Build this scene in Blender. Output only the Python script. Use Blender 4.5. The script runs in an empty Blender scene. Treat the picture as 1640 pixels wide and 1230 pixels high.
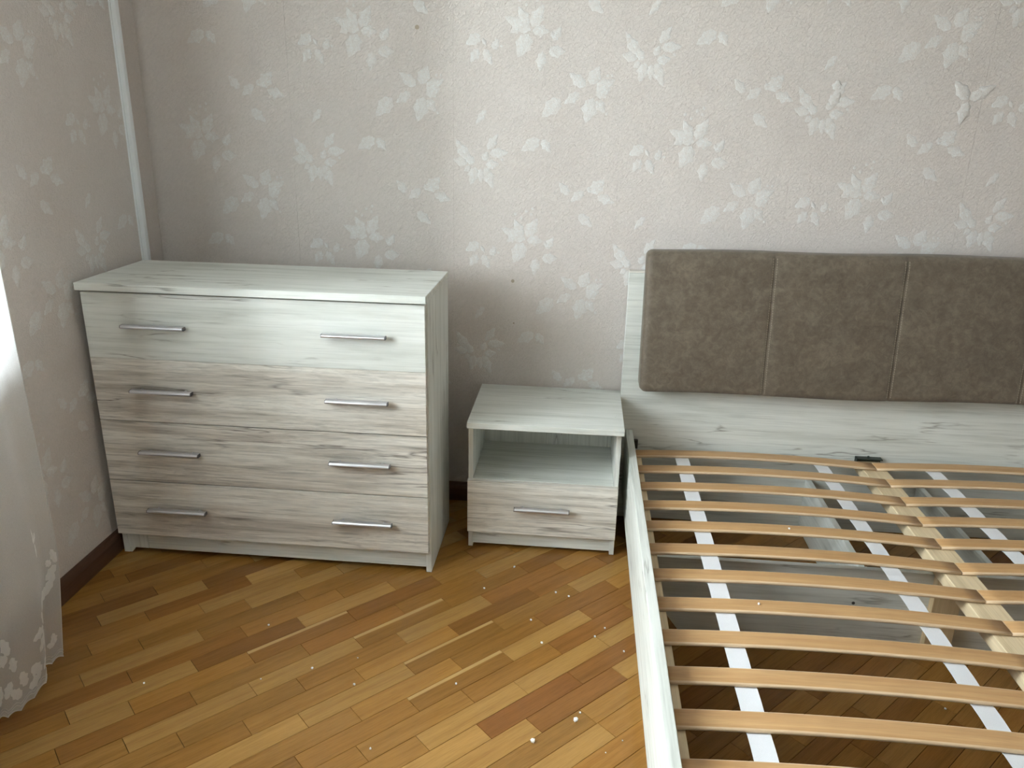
import bpy, bmesh, math, random
from mathutils import Vector, Matrix
random.seed(7)
S = bpy.context.scene
COL = S.collection

# ------------------------------------------------------------------ camera
cam = bpy.data.cameras.new('camera')
cam.sensor_width = 36.0
cam.lens = 1254.53 * 36.0 / 1640.0
cam.clip_start = 0.02
camo = bpy.data.objects.new('camera', cam)
COL.objects.link(camo)
yaw, pitch, roll = -0.0827, 0.3299, 0.0218
cy_, sy_, cp_, sp_, cr_, sr_ = (math.cos(yaw), math.sin(yaw), math.cos(pitch), math.sin(pitch), math.cos(roll), math.sin(roll))
fw = Vector((sy_ * cp_, cy_ * cp_, -sp_))
rt = Vector((cy_, -sy_, 0))
up = rt.cross(fw)
r2 = cr_ * rt + sr_ * up
u2 = -sr_ * rt + cr_ * up
CAMLOC = Vector((1.3839, -2.4979, 1.3011))
M4 = Matrix((r2, u2, -fw)).transposed().to_4x4()
M4.translation = CAMLOC
camo.matrix_world = M4
S.camera = camo

# ------------------------------------------------------------------ world, exposure
world = bpy.data.worlds.new('overcast_sky')
S.world = world
world.use_nodes = True
wn = world.node_tree
wn.nodes.clear()
wo = wn.nodes.new('ShaderNodeOutputWorld')
wb = wn.nodes.new('ShaderNodeBackground')
tc = wn.nodes.new('ShaderNodeTexCoord')
sx = wn.nodes.new('ShaderNodeSeparateXYZ')
cr = wn.nodes.new('ShaderNodeValToRGB')
cr.color_ramp.elements[0].position = 0.46
cr.color_ramp.elements[0].color = (0.30, 0.32, 0.30, 1)
cr.color_ramp.elements[1].position = 0.54
cr.color_ramp.elements[1].color = (0.90, 0.945, 1.0, 1)
mr = wn.nodes.new('ShaderNodeMapRange')
mr.inputs[1].default_value = -1
mr.inputs[2].default_value = 1
wn.links.new(tc.outputs['Generated'], sx.inputs[0])
wn.links.new(sx.outputs['Z'], mr.inputs[0])
wn.links.new(mr.outputs[0], cr.inputs[0])
wn.links.new(cr.outputs[0], wb.inputs['Color'])
wb.inputs['Strength'].default_value = 60.0
wn.links.new(wb.outputs[0], wo.inputs[0])

S.view_settings.view_transform = 'Standard'
S.view_settings.look = 'None'
S.view_settings.gamma = 1.0
S.view_settings.use_curve_mapping = False
S.view_settings.exposure = 0.46
S.cycles.max_bounces = 10
S.cycles.diffuse_bounces = 6
S.cycles.transparent_max_bounces = 16
S.cycles.caustics_reflective = False
S.cycles.caustics_refractive = False

# window opening in the left wall: daylight portal (guides sky light through the opening)
WY0, WY1, WZ0, WZ1 = -2.05, -1.05, 0.80, 2.25
pl = bpy.data.lights.new('window_daylight', 'AREA')
pl.shape = 'RECTANGLE'
pl.size = WY1 - WY0
pl.size_y = WZ1 - WZ0
pl.cycles.is_portal = True
plo = bpy.data.objects.new('window_daylight', pl)
COL.objects.link(plo)
plo.location = (-0.19, (WY0 + WY1) / 2, (WZ0 + WZ1) / 2)
plo.rotation_euler = (math.radians(90), 0, math.radians(-90))

# ------------------------------------------------------------------ node helpers
def mat(name):
    m = bpy.data.materials.new(name)
    m.use_nodes = True
    nt = m.node_tree
    nt.nodes.clear()
    out = nt.nodes.new('ShaderNodeOutputMaterial')
    b = nt.nodes.new('ShaderNodeBsdfPrincipled')
    nt.links.new(b.outputs[0], out.inputs[0])
    return m, nt, b, out

def N(nt, t, **kw):
    n = nt.nodes.new(t)
    for k, v in kw.items():
        setattr(n, k, v)
    return n

def noise(nt, vec, scale, detail=4, rough=0.55, dist=0.0):
    n = N(nt, 'ShaderNodeTexNoise')
    n.inputs['Scale'].default_value = scale
    n.inputs['Detail'].default_value = detail
    n.inputs['Roughness'].default_value = rough
    n.inputs['Distortion'].default_value = dist
    nt.links.new(vec, n.inputs['Vector'])
    return n.outputs['Fac']

def ramp(nt, fac, stops):
    r = N(nt, 'ShaderNodeValToRGB')
    e = r.color_ramp.elements
    while len(e) < len(stops):
        e.new(0.5)
    for i, (p, c) in enumerate(stops):
        e[i].position = p
        e[i].color = (c[0], c[1], c[2], 1) if not isinstance(c, (int, float)) else (c, c, c, 1)
    nt.links.new(fac, r.inputs[0])
    return r.outputs[0]

def mixc(nt, fac, a, b, mode='MIX'):
    m = N(nt, 'ShaderNodeMix', data_type='RGBA', blend_type=mode)
    for s, v in ((0, fac), (6, a), (7, b)):
        if isinstance(v, bpy.types.NodeSocket):
            nt.links.new(v, m.inputs[s])
        elif isinstance(v, (int, float)):
            m.inputs[s].default_value = v
        else:
            m.inputs[s].default_value = (v[0], v[1], v[2], 1)
    return m.outputs[2]

def mth(nt, op, a, b=0.0):
    m = N(nt, 'ShaderNodeMath', operation=op)
    for i, v in enumerate((a, b)):
        if isinstance(v, bpy.types.NodeSocket):
            nt.links.new(v, m.inputs[i])
        else:
            m.inputs[i].default_value = v
    return m.outputs[0]

def objvec(nt, scale=(1, 1, 1), rnd=7.3, rot=(0, 0, 0)):
    """object coordinates + a per-object offset, then scaled per axis"""
    t = N(nt, 'ShaderNodeTexCoord')
    oi = N(nt, 'ShaderNodeObjectInfo')
    k = mth(nt, 'MULTIPLY', oi.outputs['Random'], rnd)
    a = N(nt, 'ShaderNodeVectorMath', operation='ADD')
    nt.links.new(t.outputs['Object'], a.inputs[0])
    nt.links.new(k, a.inputs[1])
    mp = N(nt, 'ShaderNodeMapping')
    mp.inputs['Scale'].default_value = scale
    mp.inputs['Rotation'].default_value = rot
    nt.links.new(a.outputs[0], mp.inputs[0])
    return mp.outputs[0]

def bump(nt, b, h, strength, dist=0.001):
    n = N(nt, 'ShaderNodeBump')
    n.inputs['Strength'].default_value = strength
    n.inputs['Distance'].default_value = dist
    nt.links.new(h, n.inputs['Height'])
    nt.links.new(n.outputs[0], b.inputs['Normal'])

def axis_scale(axis, along, across):
    s = [across] * 3
    s[axis] = along
    return tuple(s)

def white_oak(name, axis):
    m, nt, b, _ = mat(name)
    v = objvec(nt, axis_scale(axis, 1.6, 22))
    n1 = noise(nt, v, 1.5, 6, 0.6, 0.25)
    v2 = objvec(nt, axis_scale(axis, 5, 190))
    n2 = noise(nt, v2, 1.0, 3, 0.6)
    v3 = objvec(nt, axis_scale(axis, 2.2, 26), 11.1)
    n3 = noise(nt, v3, 1.0, 4, 0.5, 0.15)
    vk = objvec(nt, axis_scale(axis, 3.0, 7.0), 5.7)
    n4 = noise(nt, vk, 1.0, 2, 0.5)
    base = ramp(nt, n1, [(0.30, (0.54, 0.56, 0.52)), (0.50, (0.680, 0.700, 0.662)), (0.72, (0.745, 0.760, 0.732))])
    fine = ramp(nt, n2, [(0.32, 0.80), (0.48, 0.98), (0.7, 1.04)])
    c = mixc(nt, 0.75, base, fine, 'MULTIPLY')
    # thin dark splits: the zero line of a stretched noise, kept only in sparse patches
    line = ramp(nt, mth(nt, 'ABSOLUTE', mth(nt, 'SUBTRACT', n3, 0.56)), [(0.0, 1.0), (0.010, 0.45), (0.022, 0.0)])
    sparse = ramp(nt, n4, [(0.53, 0.0), (0.62, 1.0)])
    crack = mth(nt, 'MULTIPLY', line, sparse)
    c = mixc(nt, mth(nt, 'MULTIPLY', crack, 0.75), c, (0.20, 0.19, 0.165))
    nt.links.new(c, b.inputs['Base Color'])
    b.inputs['Roughness'].default_value = 0.55
    b.inputs['Specular IOR Level'].default_value = 0.35
    bump(nt, b, mth(nt, 'SUBTRACT', n2, mth(nt, 'MULTIPLY', crack, 0.8)), 0.25, 0.0006)
    return m

def grey_oak(name, axis, light=1.0):
    m, nt, b, _ = mat(name)
    v = objvec(nt, axis_scale(axis, 1.1, 13))
    n1 = noise(nt, v, 1.6, 7, 0.62, 0.45)
    v2 = objvec(nt, axis_scale(axis, 6, 170))
    n2 = noise(nt, v2, 1.0, 4, 0.65)
    vc = objvec(nt, axis_scale(axis, 1.5, 19), 3.1)
    n3 = noise(nt, vc, 1.0, 4, 0.5, 0.1)
    # cathedral rings: sine of the low-frequency noise
    rings = mth(nt, 'SINE', mth(nt, 'MULTIPLY', n1, 75.0))
    k = light
    base = ramp(nt, n1, [(0.30, (0.360 * k, 0.326 * k, 0.288 * k)), (0.42, (0.520 * k, 0.490 * k, 0.442 * k)), (0.54, (0.600 * k, 0.578 * k, 0.532 * k)), (0.70, (0.645 * k, 0.630 * k, 0.588 * k))])
    rg = ramp(nt, mth(nt, 'ADD', mth(nt, 'MULTIPLY', rings, 0.5), 0.5), [(0.0, 0.86), (0.5, 1.0), (1.0, 1.02)])
    c = mixc(nt, 0.8, base, rg, 'MULTIPLY')
    fine = ramp(nt, n2, [(0.30, 0.56), (0.46, 0.94), (0.66, 1.10)])
    c = mixc(nt, 0.85, c, fine, 'MULTIPLY')
    streak = noise(nt, objvec(nt, axis_scale(axis, 2.2, 62), 4.3), 1.0, 5, 0.65, 0.1)
    c = mixc(nt, 0.8, c, ramp(nt, streak, [(0.30, (0.62, 0.59, 0.55)), (0.46, (0.96, 0.95, 0.94)), (0.66, (1.12, 1.13, 1.14))]), 'MULTIPLY')
    line = ramp(nt, mth(nt, 'ABSOLUTE', mth(nt, 'SUBTRACT', n3, 0.52)), [(0.0, 1.0), (0.008, 0.5), (0.02, 0.0)])
    vk = objvec(nt, axis_scale(axis, 2.5, 9.0), 5.7)
    sparse = ramp(nt, noise(nt, vk, 1.0, 2), [(0.44, 0.0), (0.6, 1.0)])
    crack = mth(nt, 'MULTIPLY', line, sparse)
    c = mixc(nt, mth(nt, 'MULTIPLY', crack, 0.8), c, (0.13, 0.11, 0.095))
    nt.links.new(c, b.inputs['Base Color'])
    b.inputs['Roughness'].default_value = 0.5
    bump(nt, b, mth(nt, 'SUBTRACT', n2, mth(nt, 'MULTIPLY', crack, 0.8)), 0.3, 0.0006)
    return m

def plain(name, color, rough=0.5, metal=0.0, nscale=0, namp=0.1):
    m, nt, b, _ = mat(name)
    if nscale:
        n = noise(nt, objvec(nt), nscale, 4)
        f = ramp(nt, n, [(0.3, 1 - namp), (0.7, 1 + namp)])
        nt.links.new(mixc(nt, 1.0, color, f, 'MULTIPLY'), b.inputs['Base Color'])
    else:
        b.inputs['Base Color'].default_value = (*color, 1)
    b.inputs['Roughness'].default_value = rough
    b.inputs['Metallic'].default_value = metal
    return m

def softwood(name, axis, c0, c1, rough=0.45):
    m, nt, b, _ = mat(name)
    n1 = noise(nt, objvec(nt, axis_scale(axis, 2.5, 60)), 1.0, 5, 0.6, 0.8)
    n2 = noise(nt, objvec(nt, axis_scale(axis, 14, 420)), 1.0, 3)
    c = ramp(nt, n1, [(0.3, c0), (0.7, c1)])
    c = mixc(nt, 0.6, c, ramp(nt, n2, [(0.3, 0.82), (0.6, 1.03)]), 'MULTIPLY')
    nt.links.new(c, b.inputs['Base Color'])
    b.inputs['Roughness'].default_value = rough
    bump(nt, b, n2, 0.15, 0.0005)
    return m

def parquet_mat(name, use_color=True):
    m, nt, b, _ = mat(name)
    oi = N(nt, 'ShaderNodeObjectInfo')
    n1 = noise(nt, objvec(nt, (2.5, 55, 55), 31.0), 1.0, 5, 0.6, 0.12)
    n2 = noise(nt, objvec(nt, (22, 520, 520), 31.0), 1.0, 3, 0.6)
    n3 = noise(nt, objvec(nt, (1.2, 2.2, 1), 31.0), 1.0, 2)
    col = oi.outputs['Color'] if use_color else (0.33, 0.185, 0.062)
    c = mixc(nt, 1.0, col, ramp(nt, n1, [(0.25, (0.80, 0.76, 0.70)), (0.5, (1, 1, 1)), (0.75, (1.12, 1.14, 1.16))]), 'MULTIPLY')
    c = mixc(nt, 0.7, c, ramp(nt, n2, [(0.3, 0.74), (0.55, 1.02)]), 'MULTIPLY')
    c = mixc(nt, 0.6, c, ramp(nt, n3, [(0.3, 0.84), (0.7, 1.12)]), 'MULTIPLY')
    # pale sapwood along one long edge of some planks (object alpha marks them)
    tx = N(nt, 'ShaderNodeTexCoord')
    sp = N(nt, 'ShaderNodeSeparateXYZ')
    nt.links.new(tx.outputs['Object'], sp.inputs[0])
    ye = mth(nt, 'ADD', sp.outputs['Y'], mth(nt, 'MULTIPLY', n1, 0.010))
    if use_color:
        sap = mth(nt, 'MULTIPLY', ramp(nt, mth(nt, 'DIVIDE', ye, 0.0562), [(0.86, 0.0), (0.92, 1.0)]), mth(nt, 'SUBTRACT', 1.0, oi.outputs['Alpha']))
        c = mixc(nt, sap, c, (0.50, 0.31, 0.12))
    nt.links.new(c, b.inputs['Base Color'])
    rr = ramp(nt, noise(nt, objvec(nt, (1, 1, 1), 31.0), 9.0, 5), [(0.3, 0.20), (0.7, 0.24)])
    nt.links.new(rr, b.inputs['Roughness'])
    b.inputs['Specular IOR Level'].default_value = 0.36
    bump(nt, b, n2, 0.10, 0.0004)
    return m

def wallpaper(name):
    m, nt, b, _ = mat(name)
    t = N(nt, 'ShaderNodeTexCoord')
    mp = N(nt, 'ShaderNodeMapping')
    nt.links.new(t.outputs['Object'], mp.inputs[0])
    mp.inputs['Rotation'].default_value = (0.0, math.radians(40), 0.0)
    mp2 = N(nt, 'ShaderNodeMapping')
    nt.links.new(mp.outputs[0], mp2.inputs[0])
    mp2.inputs['Scale'].default_value = (0.45, 1.0, 1.0)
    mp = mp2
    fibre = noise(nt, mp.outputs[0], 170, 4, 0.65, 1.0)
    big = noise(nt, t.outputs['Object'], 5, 3)
    c = ramp(nt, big, [(0.3, (0.612, 0.560, 0.528)), (0.7, (0.650, 0.602, 0.570))])
    c = mixc(nt, 0.5, c, ramp(nt, fibre, [(0.35, 0.90), (0.65, 1.06)]), 'MULTIPLY')
    nt.links.new(c, b.inputs['Base Color'])
    b.inputs['Roughness'].default_value = 0.62
    b.inputs['Specular IOR Level'].default_value = 0.3
    bump(nt, b, fibre, 0.9, 0.0035)
    return m

def motif_mat(name):
    m, nt, b, _ = mat(name)
    t = N(nt, 'ShaderNodeTexCoord')
    n1 = noise(nt, t.outputs['Object'], 190, 3, 0.6, 1.5)
    n2 = noise(nt, t.outputs['Object'], 60, 2)
    f = mth(nt, 'ADD', mth(nt, 'MULTIPLY', n1, 0.7), mth(nt, 'MULTIPLY', n2, 0.3))
    c = ramp(nt, f, [(0.38, (0.615, 0.572, 0.542)), (0.52, (0.662, 0.642, 0.622)), (0.64, (0.722, 0.730, 0.726))])
    nt.links.new(c, b.inputs['Base Color'])
    b.inputs['Roughness'].default_value = 0.5
    bump(nt, b, n1, 0.7, 0.0018)
    return m

def leather(name):
    m, nt, b, _ = mat(name)
    t = N(nt, 'ShaderNodeTexCoord')
    n1 = noise(nt, t.outputs['Object'], 16, 5, 0.65, 0.7)
    n2 = noise(nt, t.outputs['Object'], 55, 4, 0.65, 0.8)
    n3 = noise(nt, t.outputs['Object'], 420, 2)
    f = mth(nt, 'ADD', mth(nt, 'MULTIPLY', n1, 0.5), mth(nt, 'MULTIPLY', n2, 0.5))
    c = ramp(nt, f, [(0.36, (0.088, 0.068, 0.048)), (0.50, (0.122, 0.096, 0.068)), (0.64, (0.168, 0.136, 0.100))])
    c = mixc(nt, 0.5, c, ramp(nt, n3, [(0.3, 0.85), (0.7, 1.12)]), 'MULTIPLY')
    nt.links.new(c, b.inputs['Base Color'])
    b.inputs['Roughness'].default_value = 0.62
    b.inputs['Sheen Weight'].default_value = 0.15
    bump(nt, b, mth(nt, 'ADD', n2, mth(nt, 'MULTIPLY', n3, 0.4)), 0.25, 0.001)
    return m

def tulle(name, transp, tint=(0.86, 0.88, 0.88)):
    m = bpy.data.materials.new(name)
    m.use_nodes = True
    nt = m.node_tree
    nt.nodes.clear()
    out = nt.nodes.new('ShaderNodeOutputMaterial')
    d = N(nt, 'ShaderNodeBsdfDiffuse')
    tl = N(nt, 'ShaderNodeBsdfTranslucent')
    tr = N(nt, 'ShaderNodeBsdfTransparent')
    t = N(nt, 'ShaderNodeTexCoord')
    n = noise(nt, t.outputs['Object'], 700, 2)
    cc = mixc(nt, 0.5, tint, ramp(nt, n, [(0.3, 0.9), (0.7, 1.0)]), 'MULTIPLY')
    nt.links.new(cc, d.inputs[0])
    nt.links.new(cc, tl.inputs[0])
    a = N(nt, 'ShaderNodeMixShader')
    a.inputs[0].default_value = 0.66
    nt.links.new(d.outputs[0], a.inputs[1])
    nt.links.new(tl.outputs[0], a.inputs[2])
    b = N(nt, 'ShaderNodeMixShader')
    nt.links.new(ramp(nt, n, [(0.3, max(0, transp - 0.08)), (0.7, transp + 0.08)]), b.inputs[0])
    nt.links.new(a.outputs[0], b.inputs[1])
    nt.links.new(tr.outputs[0], b.inputs[2])
    nt.links.new(b.outputs[0], out.inputs[0])
    return m

def glass(name):
    m = bpy.data.materials.new(name)
    m.use_nodes = True
    nt = m.node_tree
    nt.nodes.clear()
    out = nt.nodes.new('ShaderNodeOutputMaterial')
    tr = N(nt, 'ShaderNodeBsdfTransparent')
    tr.inputs[0].default_value = (0.95, 0.97, 0.96, 1)
    gl = N(nt, 'ShaderNodeBsdfGlossy')
    gl.inputs['Roughness'].default_value = 0.02
    fr = N(nt, 'ShaderNodeFresnel')
    fr.inputs[0].default_value = 1.3
    mx = N(nt, 'ShaderNodeMixShader')
    nt.links.new(fr.outputs[0], mx.inputs[0])
    nt.links.new(tr.outputs[0], mx.inputs[1])
    nt.links.new(gl.outputs[0], mx.inputs[2])
    nt.links.new(mx.outputs[0], out.inputs[0])
    return m

M = dict(
    wx=white_oak('whitewashed_oak_along', 0), wz=white_oak('whitewashed_oak_upright', 2), wy=white_oak('whitewashed_oak_deep', 1),
    gx=grey_oak('sand_oak_along', 0, 1.18), gn=grey_oak('sand_oak_pale', 0, 1.20),
    slat=softwood('beech_slat', 0, (0.46, 0.255, 0.105), (0.58, 0.36, 0.170), 0.38),
    slat_edge=softwood('beech_slat_edge', 0, (0.60, 0.43, 0.27), (0.70, 0.53, 0.35), 0.5),
    pine=softwood('pine_along', 1, (0.60, 0.47, 0.29), (0.74, 0.61, 0.41), 0.6),
    pinez=softwood('pine_upright', 2, (0.50, 0.37, 0.21), (0.64, 0.49, 0.30), 0.6),
    alu=plain('brushed_aluminium', (0.72, 0.72, 0.76), 0.30, 1.0), alu_end=plain('dark_end_cap', (0.16, 0.16, 0.18), 0.4, 0.6),
    black=plain('black_plastic', (0.03, 0.025, 0.022), 0.5), iron=plain('dark_green_iron', (0.05, 0.065, 0.055), 0.45, 0.7),
    skirt=softwood('dark_brown_skirting', 0, (0.060, 0.027, 0.015), (0.100, 0.047, 0.026), 0.38),
    skirty=softwood('dark_brown_skirting_deep', 1, (0.060, 0.027, 0.015), (0.100, 0.047, 0.026), 0.38),
    wall=wallpaper('beige_wallpaper'), motif=motif_mat('white_foam_relief'), stain=plain('old_stain', (0.36, 0.30, 0.23), 0.7),
    plaster=plain('white_plaster', (0.80, 0.80, 0.79), 0.8, 0, 30, 0.02), bed_leather=leather('brown_nubuck'), thread=plain('brown_thread', (0.27, 0.225, 0.17), 0.7),
    parquet=parquet_mat('oak_parquet'), parquet2=parquet_mat('oak_parquet_far', False), screed=plain('dark_joint', (0.045, 0.022, 0.010), 0.8),
    tape=plain('white_webbing', (0.72, 0.73, 0.76), 0.7, 0, 900, 0.06), duct=plain('white_duct', (0.78, 0.82, 0.84), 0.4, 0, 6, 0.02),
    tulle=tulle('white_tulle', 0.30, (0.90, 0.91, 0.91)), emb=tulle('white_embroidery', 0.0, (0.97, 0.98, 0.98)), cord=tulle('hem_cord', 0.0, (0.84, 0.84, 0.83)),
    foam=plain('white_foam', (0.92, 0.92, 0.90), 0.6), glass=glass('window_glass'), pvc=plain('white_window_frame', (0.80, 0.81, 0.81), 0.35, 0, 8, 0.02),
    hardboard=plain('white_hardboard', (0.62, 0.64, 0.60), 0.6, 0, 20, 0.05), screw=plain('screw_hole', (0.05, 0.05, 0.05), 0.5),
)

# ------------------------------------------------------------------ mesh helpers
def obj(name, bm, m, parent=None, base=None, smooth=False, kind=None, label=None):
    me = bpy.data.meshes.new(name)
    if base is not None:
        bmesh.ops.translate(bm, verts=bm.verts, vec=-Vector(base))
    bmesh.ops.recalc_face_normals(bm, faces=bm.faces)
    bm.to_mesh(me)
    bm.free()
    for mm in (m if isinstance(m, (list, tuple)) else [m]):
        me.materials.append(mm)
    if smooth:
        for p in me.polygons:
            p.use_smooth = True
    o = bpy.data.objects.new(name, me)
    COL.objects.link(o)
    if parent is not None:
        o.parent = parent
    elif base is not None:
        o.location = base
    if kind:
        o['kind'] = kind
    if label:
        o['label'] = label
    return o

def thing(name, loc, label, cat, group=None):
    o = bpy.data.objects.new(name, None)
    COL.objects.link(o)
    o.location = loc
    o.empty_display_size = 0.1
    o['label'] = label
    o['category'] = cat
    if group:
        o['group'] = group
    return o

def bx(bm, x0, x1, y0, y1, z0, z1, bev=0.0, seg=1, mi=0):
    b2 = bmesh.new()
    bmesh.ops.create_cube(b2, size=1.0)
    for v in b2.verts:
        v.co = Vector(((x0 + x1) / 2 + v.co.x * (x1 - x0), (y0 + y1) / 2 + v.co.y * (y1 - y0), (z0 + z1) / 2 + v.co.z * (z1 - z0)))
    if bev:
        bmesh.ops.bevel(b2, geom=list(b2.edges), offset=bev, segments=seg, affect='EDGES', profile=0.5)
    merge(bm, b2, mi)

def merge(bm, b2, mi=0):
    vs = [bm.verts.new(v.co) for v in b2.verts]
    b2.verts.index_update()
    for f in b2.faces:
        nf = bm.faces.new([vs[v.index] for v in f.verts])
        nf.material_index = mi
    b2.free()

def box(name, x0, x1, y0, y1, z0, z1, m, parent=None, base=None, bev=0.0, seg=1, **kw):
    bm = bmesh.new()
    bx(bm, x0, x1, y0, y1, z0, z1, bev, seg)
    return obj(name, bm, m, parent, base, **kw)

def prism(bm, pts, a0, a1, axis=1, mi=0):
    """pts: 2D polygon in the two other axes, extruded along axis"""
    def P(p, a):
        c = [p[0], p[1]]
        c.insert(axis, a)
        return Vector(c)
    v0 = [bm.verts.new(P(p, a0)) for p in pts]
    v1 = [bm.verts.new(P(p, a1)) for p in pts]
    n = len(pts)
    fs = [bm.faces.new(v0), bm.faces.new(v1[::-1])]
    for i in range(n):
        fs.append(bm.faces.new((v0[i], v0[(i + 1) % n], v1[(i + 1) % n], v1[i])))
    for f in fs:
        f.material_index = mi

def tube(bm, pts, r, n=6, closed=False):
    rings = []
    for i, p in enumerate(pts):
        p = Vector(p)
        q0 = Vector(pts[max(i - 1, 0)])
        q1 = Vector(pts[min(i + 1, len(pts) - 1)])
        d = (q1 - q0).normalized()
        a = d.orthogonal().normalized() if abs(d.z) > 0.9 else d.cross(Vector((0, 0, 1))).normalized()
        b = d.cross(a)
        rings.append([bm.verts.new(p + r * (math.cos(t) * a + math.sin(t) * b)) for t in [2 * math.pi * k / n for k in range(n)]])
    for i in range(len(rings) - 1):
        for k in range(n):
            bm.faces.new((rings[i][k], rings[i][(k + 1) % n], rings[i + 1][(k + 1) % n], rings[i + 1][k]))
    bm.faces.new(rings[0][::-1])
    bm.faces.new(rings[-1])

def link_copy(o, parent):
    c = o.copy()
    COL.objects.link(c)
    c.parent = parent
    return c

# ------------------------------------------------------------------ the room
RX, RY, RZ = 3.75, -4.0, 2.55

floor = box('floor', -0.10, RX + 0.1, RY - 0.1, 0.10, -0.10, -0.013, M['screed'])
floor['kind'] = 'structure'
ceil = box('ceiling', -0.10, RX + 0.1, RY - 0.1, 0.10, RZ, RZ + 0.1, M['plaster'])
ceil['kind'] = 'structure'
wb_ = box('wall_back', -0.10, RX + 0.1, 0.0012, 0.12, -0.012, RZ, M['wall'])
wb_['kind'] = 'structure'
bm = bmesh.new()
bx(bm, -0.25, -0.0012, WY1, 0.0, -0.012, RZ)
bx(bm, -0.25, -0.0012, RY, WY0, -0.012, RZ)
bx(bm, -0.25, -0.0012, WY0, WY1, -0.012, WZ0)
bx(bm, -0.25, -0.0012, WY0, WY1, WZ1, RZ)
wl_ = obj('wall_left', bm, M['wall'])
wl_['kind'] = 'structure'
wr_ = box('wall_right', RX, RX + 0.1, RY, 0.0, -0.012, RZ, M['wall'])
wr_['kind'] = 'structure'
wf_ = box('wall_front', -0.10, RX + 0.1, RY - 0.1, RY, -0.012, RZ, M['wall'])
wf_['kind'] = 'structure'

# window in the left wall (behind the curtain, beyond the left edge of the frame)
win = bpy.data.objects.new('window_1', None)
COL.objects.link(win)
win.location = (-0.15, (WY0 + WY1) / 2, WZ0)
win['kind'] = 'structure'
wbse = win.location.copy()
bm = bmesh.new()
for (a, b_) in ((WY0, WY0 + .06), (WY1 - .06, WY1), ((WY0 + WY1) / 2 - .04, (WY0 + WY1) / 2 + .04)):
    bx(bm, -0.17, -0.11, a, b_, WZ0, WZ1, 0.004)
for (a, b_) in ((WZ0, WZ0 + .06), (WZ1 - .06, WZ1)):
    bx(bm, -0.168, -0.112, WY0 + .061, WY1 - .061, a, b_, 0.004)
obj('window_frame', bm, M['pvc'], win, wbse)
for a, b_ in ((WY0 + .06, (WY0 + WY1) / 2 - .04), ((WY0 + WY1) / 2 + .04, WY1 - .06)):
    box('window_pane', -0.1415, -0.1385, a, b_, WZ0 + .06, WZ1 - .06, M['glass'], win, wbse)
box('window_sill', -0.11, 0.06, WY0 - .04, WY1 + .04, WZ0 - .03, WZ0, M['pvc'], win, wbse, 0.006)

# ------------------------------------------------------------------ wallpaper: strips and raised leaf sprigs
def leaf_into(bm, base, tip, w, seed, h=0.0016):
    """a raised, wavy-edged leaf in the XZ plane, relief towards -y, midrib from base to tip"""
    rnd = random.Random(seed)
    b = Vector((base[0], 0, base[1]))
    t = Vector((tip[0], 0, tip[1]))
    d = t - b
    L = d.length
    d.normalize()
    s = Vector((-d.z, 0, d.x))
    n = 6
    mid, le, re = [], [], []
    for i in range(n + 1):
        k = i / n
        prof = math.sin(math.pi * min(1, k * 0.95 + 0.05)) * (1.12 - 0.5 * k)
        wv = 1 + 0.16 * (1 if i % 2 else -1) + rnd.uniform(-0.08, 0.08)
        p = b + d * L * k
        mid.append(bm.verts.new(p + Vector((0, -h * (0.4 if i in (0, n) else 0.55), 0))))
        if 0 < i < n:
            q = w * 0.5 * prof * wv
            ml = bm.verts.new(p + s * q * 0.5 + Vector((0, -h, 0)))
            mr_ = bm.verts.new(p - s * q * 0.5 + Vector((0, -h, 0)))
            el = bm.verts.new(p + s * q + Vector((0, -0.0001, 0)))
            er = bm.verts.new(p - s * q + Vector((0, -0.0001, 0)))
            le.append((ml, el))
            re.append((mr_, er))
    for side, fl in ((le, 0), (re, 1)):
        for i in range(n):
            m0, m1 = mid[i], mid[i + 1]
            if i == 0:
                quads = [(m0, m1, side[0][0]), (m0, side[0][0], side[0][1])]
            elif i == n - 1:
                quads = [(m0, m1, side[i - 1][0]), (side[i - 1][0], m1, side[i - 1][1])]
            else:
                a, c = side[i - 1], side[i]
                quads = [(m0, m1, c[0], a[0]), (a[0], c[0], c[1], a[1])]
            for q in quads:
                bm.faces.new(q)

def dot_into(bm, x, z, r, h=0.0012):
    c = bm.verts.new((x, -h, z))
    ring = [bm.verts.new((x + r * math.cos(t), -0.0001, z + r * math.sin(t))) for t in [2 * math.pi * i / 7 for i in range(7)]]
    for i in range(7):
        bm.faces.new((c, ring[i], ring[(i + 1) % 7]))

ZS = 1 / 1494.0
def sprig(name, centre, leaves, dots=()):
    """leaves: (base_x, base_y, tip_x, tip_y, width) in drawing units, y downwards"""
    bm = bmesh.new()
    for i, (ax, ay, tx, ty, w) in enumerate(leaves):
        leaf_into(bm, ((ax - centre[0]) * ZS, -(ay - centre[1]) * ZS), ((tx - centre[0]) * ZS, -(ty - centre[1]) * ZS), w * 1.08 * ZS, i * 3 + len(name))
    for (x, y, r) in dots:
        dot_into(bm, (x - centre[0]) * ZS, -(y - centre[1]) * ZS, r * ZS)
    bmesh.ops.recalc_face_normals(bm, faces=bm.faces)
    me = bpy.data.meshes.new(name)
    bm.to_mesh(me)
    bm.free()
    me.materials.append(M['motif'])
    for p in me.polygons:
        p.use_smooth = True
    return me

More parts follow.
